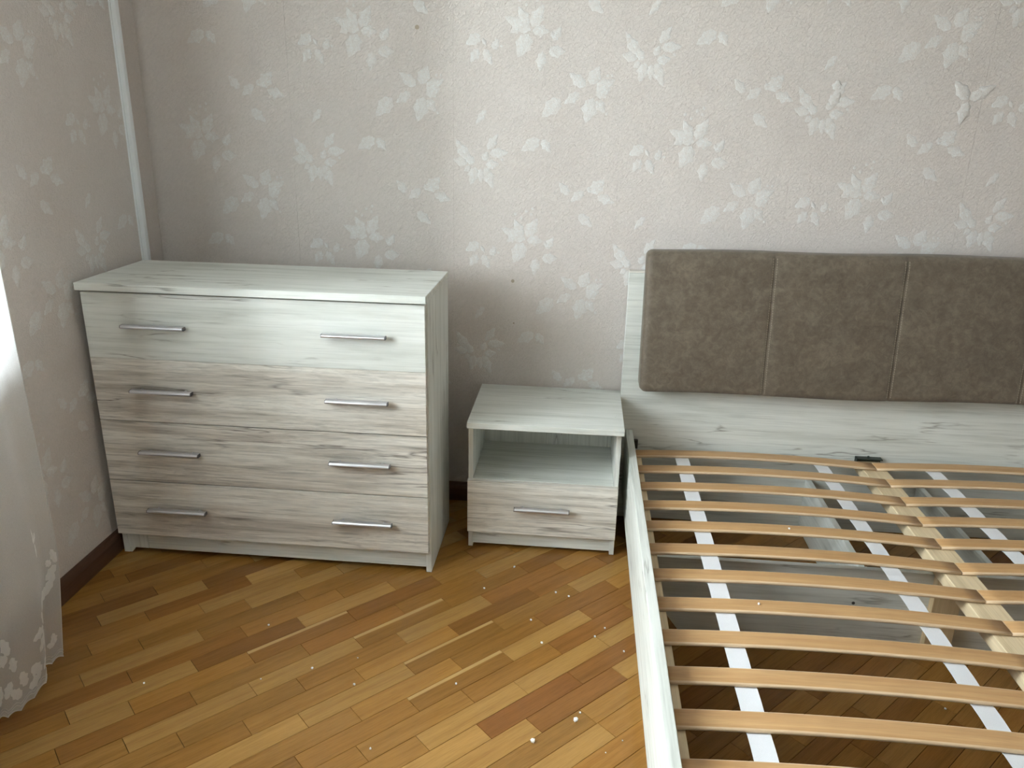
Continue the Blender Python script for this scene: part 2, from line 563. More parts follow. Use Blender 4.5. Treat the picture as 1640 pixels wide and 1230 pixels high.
SPRIGS = {
    'flower_relief': (sprig('flower_relief', (850, 155),
        [(850, 165, 735, 112, 62), (838, 150, 795, 70, 50), (856, 150, 905, 62, 58), (858, 165, 935, 168, 46), (842, 180, 795, 275, 74), (800, 150, 762, 175, 40),
         (950, 205, 985, 145, 38), (932, 250, 1008, 246, 50), (905, 248, 895, 332, 46), (955, 190, 940, 168, 24)],
        [(800, 45, 8), (828, 62, 7), (852, 30, 8), (880, 18, 7), (875, 45, 7), (905, 150, 7)]), (0, 0)),
    'leaf_relief': (sprig('leaf_relief', (1145, 52), [(1108, 22, 1174, 78, 46)]), (.19, .058)),
    'small_sprig_relief': (sprig('small_sprig_relief', (620, 240),
        [(612, 190, 546, 228, 52), (602, 246, 568, 302, 42), (628, 246, 664, 312, 40), (668, 246, 692, 204, 34), (618, 200, 640, 236, 18)], [(705, 232, 6), (680, 205, 6)]), (-.142, -.055)),
    'heart_relief': (sprig('heart_relief', (640, 790),
        [(580, 770, 518, 678, 52), (575, 782, 508, 768, 46), (600, 790, 575, 740, 40), (612, 800, 590, 880, 52), (640, 805, 640, 872, 40), (655, 800, 696, 896, 52),
         (668, 720, 716, 652, 42), (678, 738, 764, 732, 46), (660, 790, 722, 782, 40), (650, 770, 668, 730, 36), (590, 800, 560, 820, 30)], [(735, 765, 7)]), (-.142, -.39)),
    'trail_relief': (sprig('trail_relief', (370, 400),
        [(325, 392, 250, 336, 52), (345, 384, 384, 306, 60), (372, 402, 455, 362, 54), (360, 440, 332, 545, 72), (372, 428, 436, 400, 50), (375, 450, 415, 500, 48), (300, 420, 232, 466, 44), (215, 445, 136, 524, 70)],
        [(425, 505, 7), (420, 345, 6), (440, 345, 6)]), (.198, -.163)),
    'pair_relief': (sprig('pair_relief', (865, 690), [(882, 664, 798, 716, 56), (892, 664, 934, 722, 40)]), (.025, -.328)),
    'single_leaf_relief': (sprig('single_leaf_relief', (610, 565), [(632, 534, 586, 594, 32)]), (-.144, -.25)),
    'vee_relief': (sprig('vee_relief', (350, 890),
        [(270, 906, 222, 852, 42), (338, 888, 278, 938, 42), (372, 896, 430, 832, 62), (352, 888, 378, 872, 30), (402, 908, 482, 938, 46)], []), (.186, -.462)),
}
# back wall: one strip per 0.51 m, each with the offset of its own pattern
lattice = [(-0.33, 1.54), (0.18, 1.226), (0.697, 1.538), (1.209, 1.545), (1.709, 1.242), (2.219, 1.102), (2.729, 1.40), (3.239, 1.12)]
seams = [0.0, 0.47, 0.98, 1.49, 2.0, 2.51, 3.02, 3.53, RX]
bstrips = []
for i in range(len(seams) - 1):
    bm = bmesh.new()
    bx(bm, seams[i] + (0.0003 if i else 0), seams[i + 1] - 0.0003, 0.0, 0.0011, 0.0, RZ)
    bstrips.append(obj('wallpaper_strip', bm, M['wall'], wb_))
def put_motif(kind, x, z, parents, edges, zmin, rotz=None, side=False):
    me = SPRIGS[kind][0]
    for j in range(len(edges) - 1):
        if edges[j] <= x < edges[j + 1]:
            o = bpy.data.objects.new(kind, me)
            COL.objects.link(o)
            o.parent = parents[j]
            if side:
                o.location = (0.0, -x, z)
                o.rotation_euler = (0, 0, math.radians(90))
            else:
                o.location = (x, 0.0, z)
            return
for (lx, lz) in lattice:
    for kind, (me, (dx, dz)) in SPRIGS.items():
        z = (lz + dz) % 0.61
        while z < 1.78:
            if z > 0.12 and 0.06 < lx + dx < 3.6:
                put_motif(kind, lx + dx, z, bstrips, seams, 0.1)
            z += 0.61
# left wall
lseams = [0.0, 0.42, 0.93]
lstrips = []
for i in range(len(lseams) - 1):
    y1, y0 = -lseams[i], -lseams[i + 1]
    bm = bmesh.new()
    bx(bm, -0.0011, 0.0, y0 + 0.0003, y1 - (0.0003 if i else 0), 0.0, RZ)
    if -y0 <= 1.12:
        lstrips.append(obj('wallpaper_strip', bm, M['wall'], wl_))
    else:
        bm.free()
llat = [(0.22, 1.30), (0.73, 0.99), (1.10, 1.30)]
for (lx, lz) in llat:
    for kind, (me, (dx, dz)) in SPRIGS.items():
        z = (lz + dz) % 0.61
        while z < 1.78:
            if z > 0.14 and 0.19 < lx - dx < 0.9:
                put_motif(kind, lx - dx, z, lstrips, lseams, 0.1, side=True)
            z += 0.61
# torn patch glued back onto the back wall: three thick leaves and two ovals
bm = bmesh.new()
leaf_into(bm, (0.0, 0.0), (-0.046, 0.050), 0.040, 1, 0.004)
leaf_into(bm, (0.003, 0.0), (0.070, 0.040), 0.040, 2, 0.004)
leaf_into(bm, (0.0, -0.006), (-0.012, -0.070), 0.038, 3, 0.004)
bmesh.ops.translate(bm, verts=bm.verts, vec=(2.472, 0, 1.372))
obj('loose_leaf_patch', bm, M['motif'], bstrips[4], smooth=True, label='three thicker white leaves glued on as a patch')
bm = bmesh.new()
leaf_into(bm, (0.0, 0.004), (0.0, 0.034), 0.034, 4, 0.004)
leaf_into(bm, (-0.012, -0.036), (0.012, 0.0), 0.036, 5, 0.004)
bmesh.ops.translate(bm, verts=bm.verts, vec=(2.102, 0, 1.385))
obj('loose_leaf_patch', bm, M['motif'], bstrips[4], smooth=True, label='two thicker white ovals glued on as a patch')
for (x, z, r) in ((0.872, 1.543, 0.007), (1.172, 0.795, 0.006), (1.178, 0.655, 0.003)):
    bm = bmesh.new()
    dot_into(bm, x, z, r, 0.0002)
    obj('stain', bm, M['stain'], bstrips[[j for j in range(8) if seams[j] <= x < seams[j + 1]][0]])

# white cable duct down the left wall near the corner
bm = bmesh.new()
bx(bm, 0.0, 0.006, -0.132, -0.110, 0.075, RZ - 0.01, 0.001)
bx(bm, 0.0062, 0.021, -0.1305, -0.1115, 0.075, RZ - 0.01, 0.0025, 2)
duct = obj('trim_1', bm, M['duct'])
duct['kind'] = 'structure'

# skirting boards
def skirting(name, along, a0, a1, m):
    bm = bmesh.new()
    prof = [(0.0, 0.0), (0.014, 0.0), (0.014, 0.046), (0.011, 0.056), (0.008, 0.060), (0.006, 0.066), (0.0, 0.068)]
    if along == 'x':
        prism(bm, [(-p[0] - 0.0002, p[1]) for p in prof], a0, a1, 0)
    else:
        prism(bm, [(p[0] + 0.0002, p[1]) for p in prof], a0, a1, 1)
    o = obj(name, bm, m)
    o['kind'] = 'structure'
    return o
skirting('baseboard_back', 'x', 0.015, RX, M['skirt'])
skirting('baseboard_left', 'y', RY, -0.0005, M['skirty'])

# ------------------------------------------------------------------ parquet: strips at 45 degrees, each its own piece
C45 = math.sqrt(0.5)
PW, PL = 0.0562, 0.2825
ROW_U = {-12: .299, -11: .183, -10: .084, -9: .240, -8: -.16, -7: .289, -6: .171, -5: .068, -4: -.039, -3: -.166, -2: .020, -1: -.100, 0: -.220, 1: -.058,
         2: -.194, 3: -.286, 4: -.136, 5: -.244, 6: -.088, 7: -.195, 8: -.316, 9: -.159}
def clip(poly, nx, ny, c):
    out = []
    for i in range(len(poly)):
        p, q = poly[i], poly[(i + 1) % len(poly)]
        dp, dq = nx * p[0] + ny * p[1] - c, nx * q[0] + ny * q[1] - c
        if dp <= 0:
            out.append(p)
        if (dp < 0) != (dq < 0) and abs(dp - dq) > 1e-9:
            t = dp / (dp - dq)
            out.append((p[0] + t * (q[0] - p[0]), p[1] + t * (q[1] - p[1])))
    return out
def inset(poly, d):
    cx = sum(p[0] for p in poly) / len(poly)
    cy = sum(p[1] for p in poly) / len(poly)
    n = len(poly)
    res = []
    area = sum(poly[i][0] * poly[(i + 1) % n][1] - poly[(i + 1) % n][0] * poly[i][1] for i in range(n))
    sg = 1 if area > 0 else -1
    lines = []
    for i in range(n):
        p, q = poly[i], poly[(i + 1) % n]
        ex, ey = q[0] - p[0], q[1] - p[1]
        l = math.hypot(ex, ey)
        if l < 1e-6:
            continue
        nx, ny = -ey / l * sg, ex / l * sg
        lines.append((p[0] + nx * d, p[1] + ny * d, ex / l, ey / l))
    m = len(lines)
    for i in range(m):
        a, b = lines[i - 1], lines[i]
        den = a[2] * b[3] - a[3] * b[2]
        if abs(den) < 1e-6:
            res.append((b[0], b[1]))
            continue
        t = ((b[0] - a[0]) * b[3] - (b[1] - a[1]) * b[2]) / den
        res.append((a[0] + a[2] * t, a[1] + a[3] * t))
    return res
def plank_bm(bm, poly, z):
    rings = [(inset(poly, 0.0005), -0.012), (inset(poly, 0.0005), z - 0.0006), (inset(poly, 0.0007), z)]
    vs = [[bm.verts.new((p[0], p[1], zz)) for p in r] for r, zz in rings]
    n = len(vs[0])
    for a, b in zip(vs, vs[1:]):
        for i in range(n):
            bm.faces.new((a[i], a[(i + 1) % n], b[(i + 1) % n], b[i]))
    bm.faces.new(vs[-1])
def to_px(x, y, z):
    d = Vector((x, y, z)) - CAMLOC
    w = d.dot(fw)
    if w < 0.05:
        return None
    return 820 + 1254.53 * d.dot(r2) / w, 615 - 1254.53 * d.dot(u2) / w, w
TONES = [((0.305, 0.153, 0.032), 34), ((0.335, 0.176, 0.040), 24), ((0.270, 0.126, 0.027), 26), ((0.215, 0.092, 0.021), 5), ((0.385, 0.220, 0.060), 5)]
tone_pick = [t for t, k in TONES for _ in range(k)]
prng = random.Random(12)
cand = []
for r in range(-70, 45):
    n0 = -1.111 + PW * r
    u0 = ROW_U.get(r, prng.uniform(0, PL))
    for k in range(-16, 26):
        ua = u0 + PL * k
        poly_l = [(0, 0), (PL, 0), (PL, PW), (0, PW)]
        ox, oy = ua * C45 - n0 * C45, ua * C45 + n0 * C45
        poly_w = [(ox + p[0] * C45 - p[1] * C45, oy + p[0] * C45 + p[1] * C45) for p in poly_l]
        tone = prng.choice(tone_pick)
        cx = sum(p[0] for p in poly_w) / 4
        cy = sum(p[1] for p in poly_w) / 4
        pc = poly_w
        for (nx, ny, c) in ((-1, 0, 0.0), (1, 0, RX), (0, 1, 0.0), (0, -1, -RY)):
            pc = clip(pc, nx, ny, c)
            if len(pc) < 3:
                break
        if len(pc) < 3:
            continue
        ar = abs(sum(pc[i][0] * pc[(i + 1) % len(pc)][1] - pc[(i + 1) % len(pc)][0] * pc[i][1] for i in range(len(pc)))) / 2
        if ar < 2e-5:
            continue
        q = to_px(cx, cy, 0)
        vis = q is not None and -60 < q[0] < 1700 and 700 < q[1] < 1290 and not (cx > 0.05 and cx < 0.97 and cy > -0.42)
        cand.append((0 if vis else 1, q[2] if q else 99, r, k, ox, oy, pc, tone, len(pc) == 4 and abs(ar - PW * PL) < 1e-7))
cand.sort(key=lambda c: (c[0], c[1]))
# planks that stand out in the room as clearly lighter, darker or with a pale sapwood edge
LIGHT = [(739, 972), (642, 1016), (839, 1022), (892, 1072), (989, 1011), (781, 1125), (628, 1086), (739, 1177), (817, 1180), (948, 1177), (998, 1072), (304, 938), (231, 1048), (426, 923), (267, 1082),
         (461, 921), (444, 957), (461, 1067), (466, 1156), (522, 1128), (802, 901), (934, 936), (90, 1195)]
DARK = [(948, 1008), (1003, 1036), (1017, 1180), (881, 1163), (231, 948), (360, 931), (194, 989), (275, 975), (421, 953), (182, 1084), (517, 928), (595, 967), (424, 1087), (60, 1140), (310, 1062)]
SAP = [(655, 990), (668, 1060), (670, 1119), (520, 1000)]
def plank_at(px):
    d = fw + r2 * ((px[0] - 820) / 1254.53) - u2 * ((px[1] - 615) / 1254.53)
    p = CAMLOC + d * (-CAMLOC.z / d.z)
    r = math.floor((-p.x * C45 + p.y * C45 + 1.111) / PW)
    return r, math.floor((p.x * C45 + p.y * C45 - ROW_U.get(r, 0)) / PL)
LK, DK, SAPK = {plank_at(p) for p in LIGHT}, {plank_at(p) for p in DARK}, {plank_at(p) for p in SAP}
std = None
rest = bmesh.new()
for i, (hid, dd, r, k, ox, oy, pc, tone, whole) in enumerate(cand):
    z = prng.uniform(-0.0003, 0.0)
    if not hid and i < 298:
        tone = (0.385, 0.222, 0.060) if (r, k) in LK else ((0.242, 0.110, 0.025) if (r, k) in DK else tone)
        f = prng.uniform(0.88, 1.12)
        colr = (tone[0] * f * .93, tone[1] * f * .87, tone[2] * f * .90, 0.2 if (r, k) in SAPK else 1.0)
        if whole and std is not None:
            o = std.copy()
            COL.objects.link(o)
        else:
            bm = bmesh.new()
            loc = [((p[0] - ox) * C45 + (p[1] - oy) * C45, -(p[0] - ox) * C45 + (p[1] - oy) * C45) for p in pc]
            plank_bm(bm, loc, 0.0)
            o = obj('parquet_plank', bm, M['parquet'])
            if whole:
                std = o
        o.parent = floor
        o.location = (ox, oy, z)
        o.rotation_euler = (0, 0, math.radians(45))
        o.color = colr
    else:
        plank_bm(rest, pc, z)
obj('parquet_planks', rest, M['parquet2'], floor, kind='stuff')

# ------------------------------------------------------------------ handles
def handle_bm(x0, x1, yf, z, depth=0.028, h=0.0100):
    """bar handle: two posts on the drawer face at yf, bar in front of it"""
    bm = bmesh.new()
    yb, y1 = yf - depth, yf - depth + 0.019
    prof = [(y1, z - h * .35), (y1, z + h * .45), (y1 - .002, z + h * .5), (yb + .004, z + h * .5), (yb + .001, z + h * .25), (yb, z), (yb + .001, z - h * .3), (yb + .004, z - h * .5), (y1 - .003, z - h * .5)]
    prism(bm, prof, x0 + .002, x1 - .002, 0, 0)
    for a, b_ in ((x0, x0 + .002), (x1 - .002, x1)):
        prism(bm, [(p[0] * .96 + (yb + y1) * .02, p[1] * .96 + z * .04) for p in prof], a, b_, 0, 1)
    for xc in (x0 + .026, x1 - .026):
        b2 = bmesh.new()
        bmesh.ops.create_cone(b2, cap_ends=True, segments=12, radius1=.0038, radius2=.0038, depth=yf - y1 + .002, matrix=Matrix.Translation((xc, (yf + y1 - .002) / 2, z)) @ Matrix.Rotation(math.radians(90), 4, 'X'))
        merge(bm, b2, 0)
    return bm

def drawer(parent, base, x0, x1, yf, z0, z1, m, handles, hz, mbox):
    d = box('drawer', x0, x1, yf, yf + .016, z0, z1, m, parent, base, 0.0007)
    for (a, b_) in handles:
        bm = handle_bm(a, b_, yf, hz)
        obj('handle', bm, [M['alu'], M['alu_end']], d, base)
    return d

# ------------------------------------------------------------------ chest of drawers
CB = (0.505, -0.335, 0.0)
chest = thing('chest_of_drawers', CB, 'whitewashed oak chest with four drawers standing in the corner by the curtain', 'chest of drawers')
box('top_panel', .0223, .9888, -.519, -.1611, .829, .850, M['wx'], chest, CB, 0.0012)
box('side_panel', .0262, .0422, -.4855, -.1625, .001, .829, M['wz'], chest, CB, 0.0006)
box('side_panel', .9715, .9875, -.4855, -.1625, .001, .829, M['wz'], chest, CB, 0.0006)
box('back_panel', .0425, .9712, -.1665, -.1635, .03, .8285, M['hardboard'], chest, CB)
box('plinth', .108, .9712, -.4845, -.4685, .018, .0722, M['wx'], chest, CB, 0.0006)
box('plinth', .0424, .1072, -.4848, -.4688, .018, .0722, M['wz'], chest, CB, 0.0006, label='short left end piece of the plinth')
bm = bmesh.new()
prism(bm, [(.0424, .0012), (.050, .0012), (.062, .0178), (.0424, .0178)], -.4840, -.4700, 1)
obj('foot', bm, M['wz'], chest, CB)
zs = [.8240, .6355, .4465, .2565, .0735]
hzs = [.7335, .5455, .3570, .1695]
for i in range(4):
    drawer(chest, CB, .0268, .9827, -.5036, zs[i + 1] + (.0016 if i else .0004), zs[i] - (.0014 if i != 1 else .0004), M['wx'] if i == 0 else M['gx'],
           ((.143, .322), (.7045, .880)), hzs[i], None)

# ------------------------------------------------------------------ nightstand
NB = (1.305, -.185, 0.0)
ns = thing('nightstand', NB, 'small whitewashed oak nightstand with an open niche over one drawer beside the bed', 'nightstand')
box('top_panel', 1.0751, 1.5397, -.3629, -.0035, .4214, .4402, M['wx'], ns, NB, 0.0012)
box('side_panel', 1.0745, 1.0885, -.3185, -.0160, .001, .4213, M['wz'], ns, NB, 0.0006)
box('side_panel', 1.5205, 1.5350, -.3185, -.0160, .001, .4213, M['wz'], ns, NB, 0.0006)
box('niche_shelf', 1.0887, 1.5203, -.3182, -.0202, .2235, .2395, M['wx'], ns, NB, 0.0006)
box('back_panel', 1.0887, 1.5203, -.0200, -.0165, .03, .4212, M['wz'], ns, NB)
box('plinth', 1.0887, 1.5203, -.3155, -.2995, .012, .0605, M['wx'], ns, NB, 0.0006)
drawer(ns, NB, 1.0735, 1.5350, -.3350, .0615, .2385, M['gn'], ((1.220, 1.390),), .157, None)

# ------------------------------------------------------------------ bed
BC = 2.352
BB = (BC, -1.05, 0.0)
BL0, BL1 = 1.5396, 2 * BC - 1.5396
bed = thing('bed', BB, 'double bed with whitewashed frame, bare beech slats and brown padded headboard', 'bed')
box('headboard', BL0, BL1, -.060, -.036, .001, .848, M['wx'], bed, BB, 0.0015)
box('headboard_cap', BL0 + .0005, BL1 - .0005, -.0615, -.0345, .8485, .854, M['gx'], bed, BB, 0.0008)
for s in (0, 1):
    x0, x1 = (1.5637, 1.5863) if not s else (2 * BC - 1.5863, 2 * BC - 1.5637)
    box('side_rail', x0, x1, -2.045, -.0604, .1026, .3244, M['wy'], bed, BB, 0.0012)
    x0, x1 = (1.5865, 1.6150) if not s else (2 * BC - 1.6150, 2 * BC - 1.5865)
    box('slat_cleat', x0, x1, -2.03, -.075, .224, .2595, M['pine'], bed, BB, 0.0008)
    x0, x1 = (1.5868, 1.6020) if not s else (2 * BC - 1.6020, 2 * BC - 1.5868)
    box('light_block_board', x0, x1, -2.04, -.0625, .001, .2235, M['wy'], bed, BB, 0.0008)  # unseen guessed board, added to keep window light from passing under the rail
box('footboard', BL0, BL1, -2.07, -2.0455, .001, .40, M['wx'], bed, BB, 0.0015)
box('centre_beam', BC - .0375, BC + .0375, -2.04, -.0645, .2255, .2595, M['pine'], bed, BB, 0.0015)
for y in (-.685, -1.50):
    box('centre_leg', BC - .033, BC + .035, y - .022, y - .0003, .001, .2253, M['pinez'], bed, BB, 0.0012)
    bm = bmesh.new()
    xa, xb = 1.6025, 2 * BC - 1.6025
    prism(bm, [(xa, .2235), (xa, .125), (1.697, .001), (2 * BC - 1.697, .001), (xb, .125), (xb, .2235)], y, y + .016, 1)
    cross = obj('cross_board', bm, M['wx'], bed, BB)
    if y > -1:
        bm = bmesh.new()
        bmesh.ops.create_cone(bm, cap_ends=True, segments=12, radius1=.0042, radius2=.0042, depth=.0012, matrix=Matrix.Translation((2.134, y - .0007, .124)) @ Matrix.Rotation(math.radians(90), 4, 'X'))
        obj('screw_cover', bm, M['screw'], cross, BB)
for s in (0, 1):
    x0, x1 = (2.1655, 2.1825) if not s else (2 * BC - 2.1825, 2 * BC - 2.1655)
    box('support_board', x0, x1, -.668, -.0604, .001, .182, M['wy'], bed, BB, 0.0008)
# metal parts by the headboard
bm = bmesh.new()
bx(bm, BC - .041, BC + .040, -.064, -.0603, .250, .2735, .0006)
bx(bm, BC - .041, BC - .0378, -.082, -.064, .236, .2735, .0006)
bx(bm, BC - .041, BC + .040, -.0835, -.0643, .2700, .2735, .0006)
b2 = bmesh.new()
bmesh.ops.create_cone(b2, cap_ends=True, segments=8, radius1=.004, radius2=.0035, depth=.006, matrix=Matrix.Translation((BC - .003, -.072, .2765)))
merge(bm, b2)
obj('beam_bracket', bm, M['iron'], bed, BB)
bm = bmesh.new()
bx(bm, 1.5875, 1.606, -.0735, -.0604, .262, .292, .001)
bx(bm, 1.5875, 1.5905, -.090, -.0735, .262, .292, .001)
obj('corner_bracket', bm, M['black'], bed, BB)

# bent beech slats, one object each
SLX0, SLX1 = 1.589, BC - .0012
def slat_bm():
    bm = bmesh.new()
    n, L = 18, SLX1 - SLX0
    # cross-section (y, z, is_edge) with a rounded front and back edge
    sec = [(0.0, .0020), (0.0015, .0004), (.004, 0.0), (.045, 0.0), (.0475, .0004), (.049, .0020), (.049, .0062), (.0475, .0076), (.045, .0082), (.004, .0082), (.0015, .0076), (0.0, .0062)]
    rings = []
    for i in range(n + 1):
        t = i / n
        x = L * t
        z = .0125 * (1 - (2 * t - 1) ** 2)
        rings.append([bm.verts.new((x, -p[0], z + p[1])) for p in sec])
    m = len(sec)
    for a, b in zip(rings, rings[1:]):
        for j in range(m):
            f = bm.faces.new((a[j], a[(j + 1) % m], b[(j + 1) % m], b[j]))
            f.material_index = 0 if j in (8, 2) else 1
            f.smooth = True
    bm.faces.new(rings[0][::-1]).material_index = 1
    bm.faces.new(rings[-1]).material_index = 1
    return bm
slat0 = obj('slat', slat_bm(), [M['slat'], M['slat_edge']], bed)
first = True
NSL = 16
SY0, SP = -.0965, .1197
for k in range(NSL):
    for s in (0, 1):
        o = slat0 if first else link_copy(slat0, bed)
        first = False
        x = SLX0 if s == 0 else BC + .0012
        o.location = (x - BB[0], SY0 - SP * k - BB[1], .2600)
# white webbing straps that string the slats, two per side
def strap_z(x):
    x0 = SLX0 if x < BC else BC + .0012
    t = (x - x0) / (SLX1 - SLX0)
    return .2600 + .0125 * (1 - (2 * t - 1) ** 2)
for xc in (1.743, 2.180, 2 * BC - 2.180, 2 * BC - 1.743):
    w = .021
    bm = bmesh.new()
    path = []
    for k in range(NSL):
        yb = SY0 - SP * k
        path += [(yb + .003, .0005), (yb + .0006, -.0008), (yb - .0485, -.0008), (yb - .052, .0005), (yb - .086, .0016)]
    rows = []
    for (y, dz) in path:
        rows.append([bm.verts.new((xc + sx_ * w, y, strap_z(xc + sx_ * w) + dz + o_)) for sx_, o_ in ((-1, 0), (1, 0), (1, -.0009), (-1, -.0009))])
    for a, b in zip(rows, rows[1:]):
        for j in range(4):
            bm.faces.new((a[j], a[(j + 1) % 4], b[(j + 1) % 4], b[j]))
    obj('strap', bm, M['tape'], bed, BB)

# padded brown headboard cushion: four seamed panels, thicker towards its lower edge
CUX0, CUX1, CUZ0, CUZ1 = 1.592, 2 * BC - 1.592, .480, .925
CROT = math.radians(0.7)
CPIV = Vector((1.592, 0, .48))
def crot(p):
    d = Vector((p[0] - CPIV.x, 0, p[2] - CPIV.z))
    return Vector((CPIV.x + d.x * math.cos(CROT) - d.z * math.sin(CROT), p[1], CPIV.z + d.x * math.sin(CROT) + d.z * math.cos(CROT)))
SEAMS = [CUX0 + (CUX1 - CUX0) * f for f in (.25, .5, .75)]
def cushion_front(u, v):
    """u,v in 0..1 across the face; returns (x, yfront, z)"""
    x = CUX0 + (CUX1 - CUX0) * u
    z = CUZ0 + (CUZ1 - CUZ0) * v
    th = .076 - .030 * v
    dx = min(x - CUX0, CUX1 - x)
    dz = min(z - CUZ0, CUZ1 - z)
    R = .022
    RT = .034
    def edge(d, r):
        return 0.0 if d >= r else r - math.sqrt(max(0.0, r * r - (r - d) ** 2))
    y = -.0620 - th + .8 * edge(max(dx, 0), R) + (.8 * edge(max(dz, 0), R) if v < .5 else .95 * edge(max(dz, 0), RT))
    for sx_ in SEAMS:
        y += .0030 * math.exp(-((x - sx_) / .006) ** 2)
    seg = (x - CUX0) / (CUX1 - CUX0) * 4
    y -= .004 * math.sin(math.pi * (seg % 1)) * math.sin(math.pi * v)
    y += .0016 * math.sin(x * 31 + v * 5) * math.sin(z * 17 + x * 9)
    return x, y, z
us = sorted(set([0, .002, .005, .009, .014, .022, .035] + [1 - a for a in (0, .002, .005, .009, .014, .022, .035)] + [i / 48 for i in range(2, 47)] + [f + o_ for f in (.25, .5, .75) for o_ in (-.008, -.005, -.0025, 0, .0025, .005, .008)]))
vs_ = [0, .006, .015, .03, .05, .08] + [i / 16 for i in range(2, 15)] + [.92, .95, .97, .985, .994, 1]
bm = bmesh.new()
grid = []
for u in us:
    colv = []
    for v in vs_:
        x, y, z = cushion_front(u, v)
        # rounded plan corners
        rc = .020
        ddx, ddz = min(x - CUX0, CUX1 - x), min(z - CUZ0, CUZ1 - z)
        if ddx < rc and ddz < rc:
            k = math.hypot(rc - ddx, rc - ddz)
            m_ = max(rc - ddx, rc - ddz)
            f = m_ / k if k > 1e-9 else 1
            nx_, nz_ = rc - (rc - ddx) * f, rc - (rc - ddz) * f
            x = CUX0 + nx_ if x < BC else CUX1 - nx_
            z = CUZ0 + nz_ if z < (CUZ0 + CUZ1) / 2 else CUZ1 - nz_
        z += .0035 * math.sin(x * 7.5 + .6) * (1 - v) ** 3 + .002 * math.sin(x * 11) * v ** 4
        p = crot((x, y, z))
        colv.append(bm.verts.new(p))
    grid.append(colv)
nu, nv = len(us), len(vs_)
for i in range(nu - 1):
    for j in range(nv - 1):
        bm.faces.new((grid[i][j], grid[i + 1][j], grid[i + 1][j + 1], grid[i][j + 1]))
rim = [grid[i][0] for i in range(nu)] + [grid[-1][j] for j in range(1, nv)] + [grid[i][-1] for i in range(nu - 2, -1, -1)] + [grid[0][j] for j in range(nv - 2, 0, -1)]
prev = rim
for yy in (-.085, -.0625):
    ring = []
    for k, v in enumerate(rim):
        y_ = max(v.co.y, yy) if yy < -.07 else -.0625
        if yy < -.07:
            y_ = v.co.y * .45 + -.0625 * .55
        ring.append(bm.verts.new((v.co.x, y_, v.co.z)))
    for k in range(len(rim)):
        bm.faces.new((prev[k], prev[(k + 1) % len(rim)], ring[(k + 1) % len(rim)], ring[k]))
    prev = ring
bm.faces.new(prev)
cush = obj('headboard_cushion', bm, M['bed_leather'], bed, BB, smooth=True)
bm = bmesh.new()
for sx_ in SEAMS:
    for off in (-.0055, .0055):
        t = .03
        while t < .965:
            a = cushion_front((sx_ + off - CUX0) / (CUX1 - CUX0), t)
            c = cushion_front((sx_ + off - CUX0) / (CUX1 - CUX0), t + .011)
            A = crot((a[0], a[1] - .0006, a[2]))
            Bq = crot((c[0], c[1] - .0006, c[2]))
            tube(bm, [A, Bq], .0011, 4)
            t += .0165
obj('stitching', bm, M['thread'], cush, BB, kind='stuff')

# ------------------------------------------------------------------ curtain
CUR = (0.165, -1.85, 0.012)
CW = 1.95
FOLD = [(0.0, .142, 0.0), (.035, .149, -.016), (.065, .169, -.027), (.095, .181, -.058), (.125, .184, -.108), (.165, .180, -.150), (.205, .160, -.168), (.26, .142, -.185)]
def fold(q):
    """one drape of the hem: arc position -> x, y offset (smoothed)"""
    for (a, b) in zip(FOLD, FOLD[1:]):
        if q <= b[0]:
            k = (q - a[0]) / (b[0] - a[0])
            return a[1] + (b[1] - a[1]) * k, a[2] + (b[2] - a[2]) * k
    return FOLD[-1][1], FOLD[-1][2]
def fold_s(q):
    xs = [fold(max(0, min(.26, q + o_))) for o_ in (-.016, -.008, 0, .008, .016)]
    return sum(p[0] for p in xs) / 5, sum(p[1] for p in xs) / 5
def curtain_pt(s, v):
    """s: metres along the cloth from its right-hand edge, v: height in metres"""
    t = max(0.0, min(1.0, v / 0.9))
    yedge = -.985 + .047 * min(1, v / .25) - .012 * max(0, (v - .3) / .6)
    grow = .22 + .78 * (1 - t) ** 1.3
    if s < .055:
        k = s / .055
        x, y = .158 - .016 * k, -.047 * k
        yl = -.047 * k
    else:
        c = math.floor((s - .055) / .26)
        q = s - .055 - c * .26
        x, dy = fold_s(q)
        x = .163 + (x - .163) * (1 + .25 * math.sin(c * 2.3) * (c > 0))
        y = -.047 - c * .185 + dy
        yl = -.047 - .185 * (s - .055) / .26
    x = .163 + (x - .163) * grow
    y = yedge + yl + (y - yl) * grow
    hem = .008 * abs(math.sin(s / .035 * math.pi))
    return Vector((x, y, .012 + hem * max(0, 1 - v / .06) + v))
def curtain_n(s, v):
    e = .002
    a = curtain_pt(s + e, v) - curtain_pt(max(0, s - e), v)
    b = curtain_pt(s, v + e) - curtain_pt(s, max(0, v - e))
    n = a.cross(b).normalized()
    return n if n.x > 0 else -n
bm = bmesh.new()
ss = [i * .0075 for i in range(0, 41)] + [.30 + i * .0135 for i in range(1, 155)]
vv = [0, .006, .012, .02, .03, .045, .06] + [.06 + i * .05 for i in range(1, 20)] + [1.1, 1.3, 1.6, 1.9, 2.2, 2.42]
g = [[bm.verts.new(curtain_pt(s, v)) for v in vv] for s in ss]
for i in range(len(ss) - 1):
    for j in range(len(vv) - 1):
        bm.faces.new((g[i][j], g[i + 1][j], g[i + 1][j + 1], g[i][j + 1]))
curtain = obj('curtain', bm, M['tulle'], None, CUR, smooth=True)
curtain['label'] = 'sheer white tulle curtain with embroidered leaves hanging at the left wall'
curtain['category'] = 'curtain'
